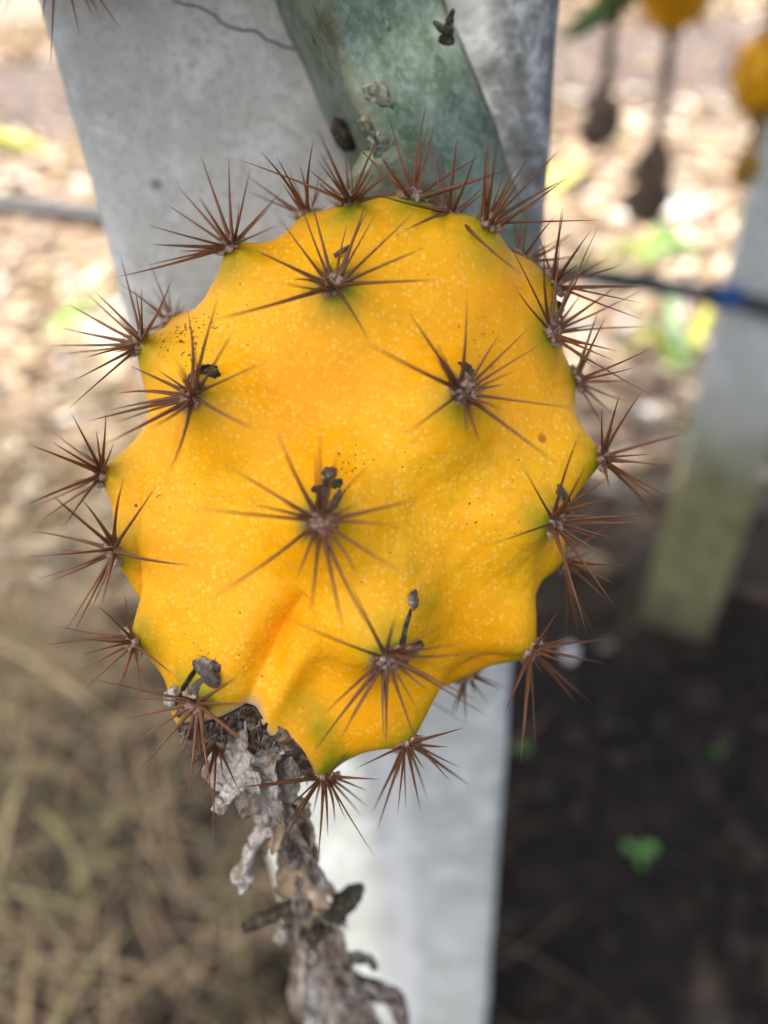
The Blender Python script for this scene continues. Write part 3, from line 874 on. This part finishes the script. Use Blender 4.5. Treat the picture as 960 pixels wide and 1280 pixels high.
# fibres standing in the scar
V, F = [], []
for k in range(240):
    a, q = random.uniform(0, 6.28), math.sqrt(random.random())
    d = (BL + (BT1 * math.cos(a) + BT2 * math.sin(a)) * math.tan(.21 * q)).normalized()
    p0 = surf_pt(d) + BL * .001
    dv = (BL + (BT1 * random.gauss(0, .6) + BT2 * random.gauss(0, .6))).normalized() * random.uniform(.001, .0035)
    t = dv.orthogonal().normalized() * random.uniform(.00008, .0002); u = dv.cross(t).normalized() * t.length
    o = len(V); V += [p0 + t, p0 - t * .5 + u, p0 - t * .5 - u, p0 + dv]; F += [(o, o + 1, o + 3), (o + 1, o + 2, o + 3), (o + 2, o, o + 3)]
fb = link('fibres', mesh('fibres', V, F), scar, M_CRUST); fb['kind'] = 'stuff'

b_dep = -(ROT.transposed() @ (bp + FC - CAM)).z
def fl(px, py, dz): return at_depth(px, py, b_dep + dz) - FC
fpath = catmull([fl(300, 930, .005), fl(306, 955, .004), fl(328, 985, .005), fl(350, 1015, .009), (fl(364, 1050, .017)), fl(378, 1095, .026), fl(392, 1140, .037), fl(400, 1185, .049), fl(415, 1235, .062), fl(440, 1290, .077), fl(465, 1340, .09)], 200)
KEY = [(0, .0044), (.08, .0054), (.17, .0050), (.26, .0036), (.36, .0036), (.45, .0026), (.55, .0024), (.66, .0034), (.78, .0052), (.9, .0062), (1, .003)]
def krad(t):
    for (a, ra), (b, rb) in zip(KEY, KEY[1:]):
        if t <= b: return ra + (rb - ra) * (t - a) / (b - a)
    return KEY[-1][1]
def fsec(i, t):
    r = krad(t); out = []
    for j in range(64):
        a = 2 * math.pi * j / 64
        k = 1 + .26 * math.sin(5 * a + 9 * t) * (.6 + .4 * math.sin(13 * t)) + .55 * fnoise((math.cos(a) * 1.2, math.sin(a) * 1.2, t * 16), 1, 4, 4)
        k += .30 * abs(fnoise((math.cos(a) * 5, math.sin(a) * 5, t * 22), 1, 9, 2)) - .12
        out.append((r * k * math.cos(a), r * k * math.sin(a) * .8))
    return out
V, F = sweep(fpath, fsec, up=e1)
flower = link('dried_flower', mesh('dried_flower', V, F), fruit, M_HUSK)
# papery crust hugging the lower left of the scar
def ribbon(pts, w0, w1, thick, seed, n=34, curl=.5, rough=.22):
    path = catmull(pts, n)
    def sec(i, t):
        ww = (w0 + (w1 - w0) * t) * (1 - max(0, (t - .8) / .2) ** 2 * .75)
        o1, o2 = [], []
        for j in range(9):
            s = j / 8 * 2 - 1
            nz_ = rough * ww * fnoise((s * 1.4, t * 6, seed), 1, seed, 4)
            bx = s * ww * (1 + .35 * fnoise((0, t * 9, seed + 5), 1, seed, 3))
            by = curl * ww * s * s + nz_
            o1.append((bx, by + thick)); o2.append((bx, by - thick))
        return o1 + o2[::-1]
    return sweep(path, sec, up=(e1 * math.cos(seed) + e3 * math.sin(seed) * .6).normalized())
for q_ in STRIPS: bract_strip(*q_)
pet = [
 ([fl(300, 905, .000), fl(296, 930, -.002), fl(306, 960, -.001), fl(322, 990, .002)], .0042, .0034, .0003, 1.0, M_CRUST),
 ([fl(288, 908, .003), fl(285, 930, .003), fl(300, 955, .004), fl(318, 975, .005)], .0030, .0040, .0003, 2.1, M_CRUST),
 ([fl(338, 930, .001), fl(330, 960, -.001), fl(336, 990, .003), fl(350, 1020, .009)], .0034, .0030, .0003, .3, M_CRUST),
 ([fl(318, 975, .002), fl(298, 985, .000), fl(286, 997, -.001), fl(276, 1010, -.001)], .0024, .0012, .0004, .9, M_CRUST),
 ([fl(345, 1000, .006), fl(357, 975, .003), fl(362, 955, .002), fl(366, 940, .003)], .0036, .0022, .0003, .2, M_HUSK),
 ([fl(340, 1035, .012), fl(322, 1055, .013), fl(312, 1078, .014), fl(303, 1100, .015)], .0022, .0020, .0006, 1.4, M_CRUST),
 ([fl(368, 1000, .008), fl(378, 1030, .012), fl(374, 1065, .018), fl(380, 1100, .026)], .0034, .0026, .0003, .6, M_HUSK),
 ([fl(388, 1140, .036), fl(358, 1140, .034), fl(330, 1152, .033), fl(304, 1162, .033)], .0024, .0012, .0010, .5, M_BLACK),
 ([fl(400, 1160, .040), fl(420, 1140, .038), fl(438, 1120, .037), fl(452, 1107, .037)], .0026, .0018, .0014, .8, M_BLACK),
 ([fl(410, 1200, .050), fl(440, 1195, .050), fl(462, 1198, .052), fl(470, 1212, .053)], .0014, .0008, .0008, 1.1, M_BRACT),
 ([fl(420, 1215, .056), fl(450, 1225, .058), fl(485, 1240, .060), fl(508, 1285, .066)], .0022, .0016, .0010, 1.9, M_BRACT),
 ([fl(425, 1240, .060), fl(470, 1240, .060), fl(500, 1245, .060), fl(512, 1310, .064)], .0020, .0016, .0010, 2.6, M_BRACT),
 ([fl(390, 1130, .034), fl(382, 1170, .042), fl(380, 1215, .054), fl(372, 1270, .068)], .0028, .0034, .0004, 1.2, M_HUSK),
 ([fl(405, 1150, .038), fl(420, 1190, .047), fl(430, 1240, .060), fl(450, 1300, .074)], .0034, .0044, .0004, .1, M_HUSK),
 ([fl(395, 1180, .046), fl(400, 1220, .055), fl(402, 1262, .066), fl(420, 1320, .08)], .0040, .0050, .0004, 2.2, M_CRUST),
 ([fl(420, 1200, .050), fl(450, 1240, .060), fl(465, 1275, .068), fl(500, 1330, .08)], .0034, .0044, .0004, .7, M_HUSK),
 ([fl(372, 1070, .02), fl(388, 1090, .024), fl(398, 1115, .03), fl(402, 1145, .036)], .0020, .0022, .0004, 1.7, mat_simple('straw_bract', [(.3, (.22, .15, .08)), (.6, (.45, .33, .20)), (.8, (.6, .5, .38))], 150, .8, (.5, .0008))),
]
STRAW = pet[-1][-1]
for k in range(34):                                   # crumpled papery strips along the hanging flower
    i0 = random.randint(20, 165); n_ = random.randint(12, 34)
    side = random.uniform(0, 6.28); spread = random.uniform(.002, .0075) * (1 + .5 * (i0 > 120))
    o_ = loc(math.cos(side), .2 * math.sin(side), math.sin(side) * .8)
    pp = [fpath[i0] + o_ * .001, fpath[min(199, i0 + n_ // 2)] + o_ * spread * .7, fpath[min(199, i0 + n_)] + o_ * spread + loc(random.uniform(-.3, .3), random.uniform(-.2, .5), 0) * .006]
    pet.append((pp, random.uniform(.0008, .0026), random.uniform(.0006, .0022), .00018, random.uniform(0, 6), random.choice([M_HUSK, M_HUSK, M_CRUST, M_BRACT, STRAW])))
for pts, a, b, th, sd_, m in pet:
    V, F = ribbon(pts, a, b, th, sd_)
    link('withered_petal', mesh('withered_petal', V, F), flower, m)
for (px, py, dz, s) in ((275, 1007, -.001, .0016), (304, 1097, .015, .0026), (392, 1165, .038, .0028), (388, 1190, .045, .0024), (352, 1168, .04, .002)):
    o = link('withered_tip', lump('withered_tip', s, px * .1, 3, (.8, 1, 1), .5, 1.5), flower, M_CRUST if s != .0028 else M_BLACK); o.location = fl(px, py, dz)
# fine dead hairs by the scar
V, F = [], []
for k in range(46):
    p0 = fl(262 + random.uniform(-8, 14), 915 + random.uniform(-14, 22), random.uniform(.002, .008))
    dv = loc(random.uniform(-1, .4), random.uniform(-.3, 1), random.uniform(-.5, .6)).normalized() * random.uniform(.003, .009)
    t = dv.orthogonal().normalized() * .00009; u = dv.cross(t).normalized() * .00009
    o = len(V); V += [p0 + t, p0 - t + u, p0 - t - u, p0 + dv]; F += [(o, o + 1, o + 3), (o + 1, o + 2, o + 3), (o + 2, o, o + 3)]
hr = link('dead_hairs', mesh('dead_hairs', V, F), flower, M_WOOL); hr['kind'] = 'stuff'

# stem details: corky areoles, broken thorn, dark dried bud
def on_stem(px, py, Y): return at_Y(px, py, Y) - stem_o
dg = bpy.context.evaluated_depsgraph_get()
def stem_hit(px, py):
    o_, d_ = CAM - stem_o, ray(px, py).normalized()
    ok, l_, n_, _ = body.ray_cast(o_, d_)
    return (l_, n_) if ok else (on_stem(px, py, .17), Vector((0, -1, .2)))
bpy.context.view_layer.update()
for i, (px, py, s, rt) in enumerate([(394, 52, .0030, (.7, 1.2, .12)), (474, 118, .0036, (.8, 1.3, .10)), (458, 162, .0034, (1, 1, .16)), (476, 178, .0028, (1, 1, .2)), (486, 33, .0010, (1, 1, .2))]):
    l_, n_ = stem_hit(px, py)
    o = link('areole', lump('stem_areole', s * .85, i + 3, 4, rt, .45, 2.6), stem, M_CORK); o.location = l_ - n_ * s * rt[2] * .45; orient(o, n_, i)
l_, n_ = stem_hit(557, 45)
th = [l_ + Vector(q) for q in ((0, 0, 0), (.0006, -.001, .003), (.0012, -.0015, .0065))]
V, F = sweep(catmull([at_Y(558, 52, .178) - stem_o, at_Y(561, 30, .177) - stem_o, at_Y(567, 11, .177) - stem_o], 12), lambda i, t: ring(.0017 * (1 - .8 * t) * (1 + .4 * fnoise((t * 7, 1, 0), 1, 2)), 8))
link('thorn_stub', mesh('thorn_stub', V, F), stem, M_BLACK)
V, F = sweep(catmull([at_Y(552, 36, .177) - stem_o, at_Y(546, 30, .176) - stem_o, at_Y(541, 27, .176) - stem_o], 8), lambda i, t: ring(.0009 * (1 - .7 * t), 6))
link('thorn_stub', mesh('thorn_stub', V, F), stem, M_CORK)
o = link('dried_bud', lump('dried_bud', .0029, 8, 3, (.65, .7, 1.3), .35, 1.4), stem, M_BLACK); o.location = at_Y(429, 170, .178) - stem_o
o.rotation_euler = (R(10), R(-25), 0)
# short stalk joining stem and fruit
V, F = sweep(catmull([at_Y(520, 205, .182), at_Y(500, 225, .172), at_Y(490, 262, .165)], 14), lambda i, t: [(a * (1 + .2 * fnoise((a * 900, b * 900, t * 4), 1, 2)), b) for a, b in ring(.0080 + .003 * t, 16)])
link('fruit_stalk', mesh('fruit_stalk', [p - stem_o for p in V], F), stem, M_STEM).data.attributes.new('edge', 'FLOAT', 'POINT').data.foreach_set('value', [.35] * len(V))

# ------------------------------------------------------------------ other fruits of the plantation
def simple_fruit(center, rad, down, label, seed, flower_len=0.0, group=None, tuft=.012, col=None, extra_ar=None):
    rn = random.Random(seed)
    root = empty('dragon_fruit', center); tag(root, label, 'dragon fruit', group)
    down = Vector(down).normalized(); s1 = down.orthogonal().normalized(); s2 = down.cross(s1)
    ars = []
    for i in range(30):
        zz = 1 - 2 * (i + .5) / 30; q = math.sqrt(1 - zz * zz); a = ga * i + seed
        ars.append((down * zz + s1 * q * math.cos(a) + s2 * q * math.sin(a)).normalized())
    if extra_ar: ars = [a for a in ars if a.angle(extra_ar) > .4] + [extra_ar]
    A_ = np.array([a[:] for a in ars])
    bm = bmesh.new(); bmesh.ops.create_icosphere(bm, subdivisions=5, radius=1)
    me = bpy.data.meshes.new('skin'); bm.to_mesh(me); bm.free()
    D_ = np.array([v.co.normalized()[:] for v in me.vertices])
    an = np.arccos(np.clip(D_ @ A_.T, -1, 1)); ne = an.min(1)
    r_ = rad * (1 + .12 * np.abs(D_ @ np.array(down[:])) ** 2 + .10 * np.exp(-(ne / .2) ** 1.4))
    me.vertices.foreach_set('co', (D_ * r_[:, None]).ravel()); me.update()
    me.polygons.foreach_set('use_smooth', [True] * len(me.polygons))
    me.attributes.new('green', 'FLOAT', 'POINT').data.foreach_set('value', np.clip(1 - ne / .1, 0, 1) * .8)
    link('skin', me, root, MS)
    V, F = [], []
    for a in ars:
        t1 = a.orthogonal().normalized(); t2 = a.cross(t1); p = a * rad * (1.08 + .12 * a.dot(down) ** 2)
        for k in range(10):
            b = rn.uniform(0, 6.28); el = rn.uniform(.2, 1.1)
            v = ((t1 * math.cos(b) + t2 * math.sin(b)) * math.cos(el) + a * math.sin(el)) * rn.uniform(.012, .022)
            mt = spine_tf(p, v, rn.uniform(.0003, .0005), 0); mm = SPM[rn.choice([0, 1])]
            o = len(V); V += [mt @ q.co for q in mm.vertices]; F += [tuple(i + o for i in q.vertices) for q in mm.polygons]
    sm = link('spine_mass', mesh('spine_mass', V, F), root, MSP); sm['kind'] = 'stuff'
    if flower_len > 0:
        p0 = down * rad * 1.02
        lean = Vector((rn.uniform(-.2, .2), rn.uniform(-.2, .2), 0))
        pts = [p0, p0 + (Vector((0, 0, -1)) + lean * .3) * flower_len * .5, p0 + (Vector((0, 0, -1)) + lean * .6) * flower_len]
        K = [(0, .007), (.1, .006), (.5, .0045), (.62, tuft * .7), (.8, tuft), (.93, tuft * .8), (1, .002)]
        def sec(i, t):
            for (a, ra), (b, rb) in zip(K, K[1:]):
                if t <= b: r = ra + (rb - ra) * (t - a) / (b - a); break
            return [(r * (1 + .95 * fnoise((math.cos(j * .42), math.sin(j * .42), t * 9), 1.4, seed, 3)) * math.cos(j * .4189), r * math.sin(j * .4189)) for j in range(15)]
        V, F = sweep(catmull(pts, 40), sec, up=Vector((1, 0, 0)))
        link('dried_flower', mesh('dried_flower', V, F), root, col or M_DARKH)
    return root
M_DARKH = mat_simple('brown_withered_flower', [(.3, (.07, .047, .03)), (.55, (.18, .13, .09)), (.75, (.36, .29, .22))], 60, .9, (.8, .003))
M_ORH = mat_simple('ochre_withered_flower', [(.3, (.20, .10, .02)), (.55, (.42, .24, .04)), (.75, (.50, .34, .10))], 60, .9, (.8, .003))
bgY = far_post.location.y + .02
def bg_fruit(px, py, Y, rad, label, seed, bottom=None, **k):
    c = at_Y(px, py, Y)
    fl_ = (c.z - rad - at_Y(bottom[0], bottom[1], Y).z) if bottom else 0
    return simple_fruit(c, rad, (0, 0, -1), label, seed, fl_, **k)
BGF = []
BGF.append((bg_fruit(848, -18, bgY + .15, .040, 'yellow dragon fruit trailing a grey brown withered flower beside the far post', 3, (832, 282), tuft=.027), .045, (.02, 0, 0)))
BGF.append((bg_fruit(778, -62, bgY + .10, .038, 'dragon fruit whose dark brown withered flower hangs shortest, near the green shoot', 5, (764, 186), tuft=.022), .042, (-.03, .02, 0)))
BGF.append((bg_fruit(962, 92, bgY - .12, .030, 'small yellow dragon fruit with ochre withered flower against the far post', 9, (930, 232), tuft=.012, col=M_ORH), .034, (.03, -.02, 0)))
apex = at_depth(72, -95, .146)
extra = Vector((.1, -.25, -1)).normalized()
tlc = apex - extra * .040
tl = simple_fruit(tlc, .037, (0, 0, -1), 'dragon fruit whose long spines hang over the edge of the near post', 12, extra_ar=extra)
for (bx_, by_, qx, qy, dz) in ((70, -72, 63, 86, -.002), (74, -72, 99, 43, .0), (78, -70, 153, 41, -.001), (66, -70, 52, 30, .003)):
    p0 = at_depth(bx_, by_, .146); v = at_depth(qx, qy, .146 + dz) - p0
    s_ = link('spine', SPM[0], tl); s_.matrix_local = Matrix.Translation(-tlc) @ spine_tf(p0, v, .00042, 1.0)

# green shoot behind, at the top right
V, F = sweep(catmull([at_Y(860, -120, bgY + .1), at_Y(805, -25, bgY + .1), at_Y(757, 12, bgY + .08), at_Y(722, 38, bgY + .07), at_Y(700, 52, bgY + .07)], 30), lambda i, t: stem_section(.020 * (1 - .85 * max(0, (t - .45) / .55) ** 1.3), .4, .4, 24))
me = mesh('cactus_shoot', V, F)
M_SHOOT = mat_simple('young_cactus_skin', [(.3, (.045, .10, .022)), (.6, (.085, .16, .04)), (.8, (.13, .22, .07))], 40, .55, (.3, .001))
far_plant = empty('cactus_plant', (far_post.location.x, far_post.location.y, 1.45))
tag(far_plant, 'climbing cactus on the algae stained post, one bright green shoot tip hanging down', 'cactus')
o = link('shoot', me, far_plant, M_SHOOT); o.location = -far_plant.location

# stems that carry these fruits, coming down from the crowns
def carrier(root, fruit_o, rad, side):
    a = root.location; top = fruit_o.location + Vector((0, 0, rad * .98)); m = a.lerp(top, .6)
    pts = [a + Vector((0, 0, .06)), a + (m - a) * .5 + Vector((0, 0, .22)), Vector((top.x, top.y, max(a.z - .05, top.z + .25))) + Vector(side), top + Vector((0, 0, .10)), top - Vector((0, 0, .004))]
    V, F = sweep(catmull(pts, 50), lambda i, t: stem_section(.019 * (1 - .55 * max(0, (t - .85) / .15)), .5, .47, 18))
    o = link('stem', mesh('carrier_stem', V, F), root, M_SHOOT); o.location = -root.location
for f_, r_, sd_ in BGF: carrier(far_plant, f_, r_, sd_)
carrier(near_plant, tl, .041, (-.03, 0, 0))

# ------------------------------------------------------------------ weeds and fallen green leaves
M_GREEN = mat_leafy('green_leaf')
def weed(name, label, base_p, blades, cat='grass', group=None):
    root = empty(name, base_p); tag(root, label, cat, group)
    for pts, w_, c in blades:
        V, F = blade([Vector(p) for p in pts], w_, 11)
        me = mesh('leaf_blade', V, F)
        me.color_attributes.new('col', 'FLOAT_COLOR', 'POINT').data.foreach_set('color', [*c, 1] * len(V))
        link('leaf_blade', me, root, M_GREEN)
    return root
def gpt(px, py, up=0.0):
    p = at_Z(px, py, 0); return Vector((p.x, p.y, ground_z(p.x, p.y) + .004 + up))
GR, YG, PG = (.12, .26, .05), (.42, .44, .07), (.26, .42, .20)
def gblade(b, a, m, t, up, w, c):
    B = gpt(*b); 
    return ([gpt(*a, up[0]) - B, gpt(*m, up[1]) - B, gpt(*t, up[2]) - B], w, c)
b = (850, 470)
weed('grass_tuft', 'pale green broad bladed grass tuft beneath the hose', gpt(*b), [gblade(b, (856, 462), (845, 430), (828, 365), (.0, .03, .05), .020, PG), gblade(b, (850, 465), (875, 415), (892, 382), (0, .03, .02), .016, YG), gblade(b, (845, 465), (812, 430), (775, 452), (0, .03, .01), .018, YG), gblade(b, (852, 468), (830, 440), (800, 400), (0, .04, .03), .012, GR)])
b = (812, 332)
weed('grass_tuft', 'low dark green weed above the hose line', gpt(*b), [gblade(b, (812, 332), (845, 318), (870, 330), (0, .03, .01), .03, GR), gblade(b, (812, 332), (780, 318), (755, 330), (0, .03, .01), .022, (.22, .30, .06)), gblade(b, (812, 330), (820, 310), (840, 300), (0, .05, .05), .02, GR)])
b = (60, 425)
weed('grass_tuft', 'green grass blades sprawling beside the left edge of the near post', gpt(*b), [gblade(b, (55, 425), (95, 398), (150, 372), (0, .03, .03), .018, (.20, .36, .09)), gblade(b, (60, 428), (105, 405), (140, 392), (0, .03, .02), .015, GR), gblade(b, (60, 425), (80, 412), (110, 415), (0, .03, .01), .012, (.24, .36, .10))])
b = (-40, 188)
weed('fallen_leaf', 'long yellow green strap leaf lying on pale litter behind the hose', gpt(*b), [gblade(b, (-60, 186), (0, 188), (72, 196), (.02, .05, .02), .075, YG)], 'leaf')
b = (690, 238)
weed('fallen_leaf', 'pale yellow leaf lying close by the right edge of the near post', gpt(*b), [gblade(b, (690, 245), (712, 232), (735, 215), (.02, .05, .02), .07, (.55, .50, .15))], 'leaf')
def seedling(px, py, s, label, n=4):
    p = gpt(px, py); root = empty('seedling', p); tag(root, label, 'seedling', None)
    V, F = sweep(catmull([Vector((0, 0, -.004)), Vector((.001, 0, s * .4)), Vector((0, .001, s * .7))], 6), lambda i, t: ring(.0012, 6))
    link('stalk', mesh('stalk', V, F), root, M_SHOOT)
    for k in range(n):
        a = 6.28 * k / n + .4; d = Vector((math.cos(a), math.sin(a), .25 + .2 * (k % 2)))
        side = Vector((-math.sin(a), math.cos(a), 0)); V, F = [], []
        for i in range(7):
            t = i / 6; ww = s * .50 * (1 - .3 * (k % 3)) * math.sin(math.pi * (.03 + .94 * t)) ** .6 * (.25 + .75 * min(1, t * 2.2))
            c = Vector((0, 0, s * .7)) + d * s * (1.45 - .25 * (k % 3)) * t + Vector((0, 0, -.35 * s * t * t))
            V += [c - side * ww + Vector((0, 0, .12 * ww)), c, c + side * ww + Vector((0, 0, .12 * ww))]
            if i: q = (i - 1) * 3; F += [(q, q + 1, q + 4, q + 3), (q + 1, q + 2, q + 5, q + 4)]
        me = mesh('leaf', V, F); me.color_attributes.new('col', 'FLOAT_COLOR', 'POINT').data.foreach_set('color', [.085, .21, .05, 1] * len(V))
        link('leaf', me, root, M_GREEN)
seedling(796, 1080, .017, 'small bright green seedling alone on bare black soil', 3)
seedling(897, 940, .007, 'tiny green seedling on dark soil near the foot of the algae stained post', 3)
seedling(652, 945, .009, 'low green sprout peeping out beside the shaded edge of the near post', 3)
# pale pebbles and chips that stand out of the litter
M_CHIP = mat_simple('pale_chip', [(.3, (.48, .46, .43)), (.7, (.74, .72, .70))], 30, .8, (.4, .002))
for i, (px, py, s, lb) in enumerate([(820, 515, .028, 'white bleached chip lying below the pale green grass tuft'), (712, 818, .012, 'cream chip on dark soil beside the lowest right spines'), (845, 265, .09, 'pale grey bleached clod between hose and painted shade band')]):
    p = gpt(px, py); o = link('pale_chip', lump('pale_chip', s, i + 2, 3, (1.2, .8, .4), .5, 1.2), None, M_CHIP)
    o.location = p + Vector((0, 0, s * .15)); o.rotation_euler = (.1, .1, i * 1.1); tag(o, lb, 'chip')

# ------------------------------------------------------------------ crown of cactus stems on top of the posts (shades the fruit)
rn = random.Random(4)
def crown_mesh(seed):
    q = random.Random(seed)
    rise, out, drop = q.uniform(.12, .25), q.uniform(.45, .75), q.uniform(.15, .45)
    wob = [Vector((q.uniform(-.04, .04), q.uniform(-.06, .06), q.uniform(-.03, .03))) for _ in range(5)]
    pts = [Vector((0, 0, -.03)), Vector((.06, 0, rise * .7)) + wob[0] * .3, Vector((out * .4, 0, rise)) + wob[1], Vector((out * .75, 0, rise * .5)) + wob[2], Vector((out, 0, -drop * .4)) + wob[3], Vector((out * 1.06, 0, -drop)) + wob[4]]
    V, F = sweep(catmull(pts, 26), lambda i, t: stem_section(.036 * (1 - .5 * max(0, t - .8) / .2) * (1 + .08 * math.sin(i * 1.3)), .5, .4, 15), up=Vector((0, 1, 0)))
    me = mesh('crown_stem', V, F); me.materials.append(M_SHOOT); return me
CM = [crown_mesh(i) for i in range(7)]
for root, n_ in ((near_plant, 104), (far_plant, 70)):
    for k in range(n_):
        o = link('stem', CM[k % 7], root)
        o.location = (rn.uniform(-.04, .04), rn.uniform(-.04, .04), .06 + rn.uniform(-.02, .06))
        s = rn.uniform(.45, 1.15); o.scale = (s, s * 1.1, rn.uniform(.75, 1.1)); o.rotation_euler = (rn.uniform(-.1, .1), rn.uniform(-.15, .1), 6.283 * (k * .381966) + rn.uniform(-.1, .1))
print('spines', n_sp, 'areoles', len(areoles), 'heights', [round(a[1] * 1000, 1) for a in areoles])
print('areole px', [(tuple(round(q) for q in to_px(FC + surf_pt(a[0]))), b[0]) for a, b in zip(areoles, AR)])
print('post w', W1, 'far', base, 'FC', FC)
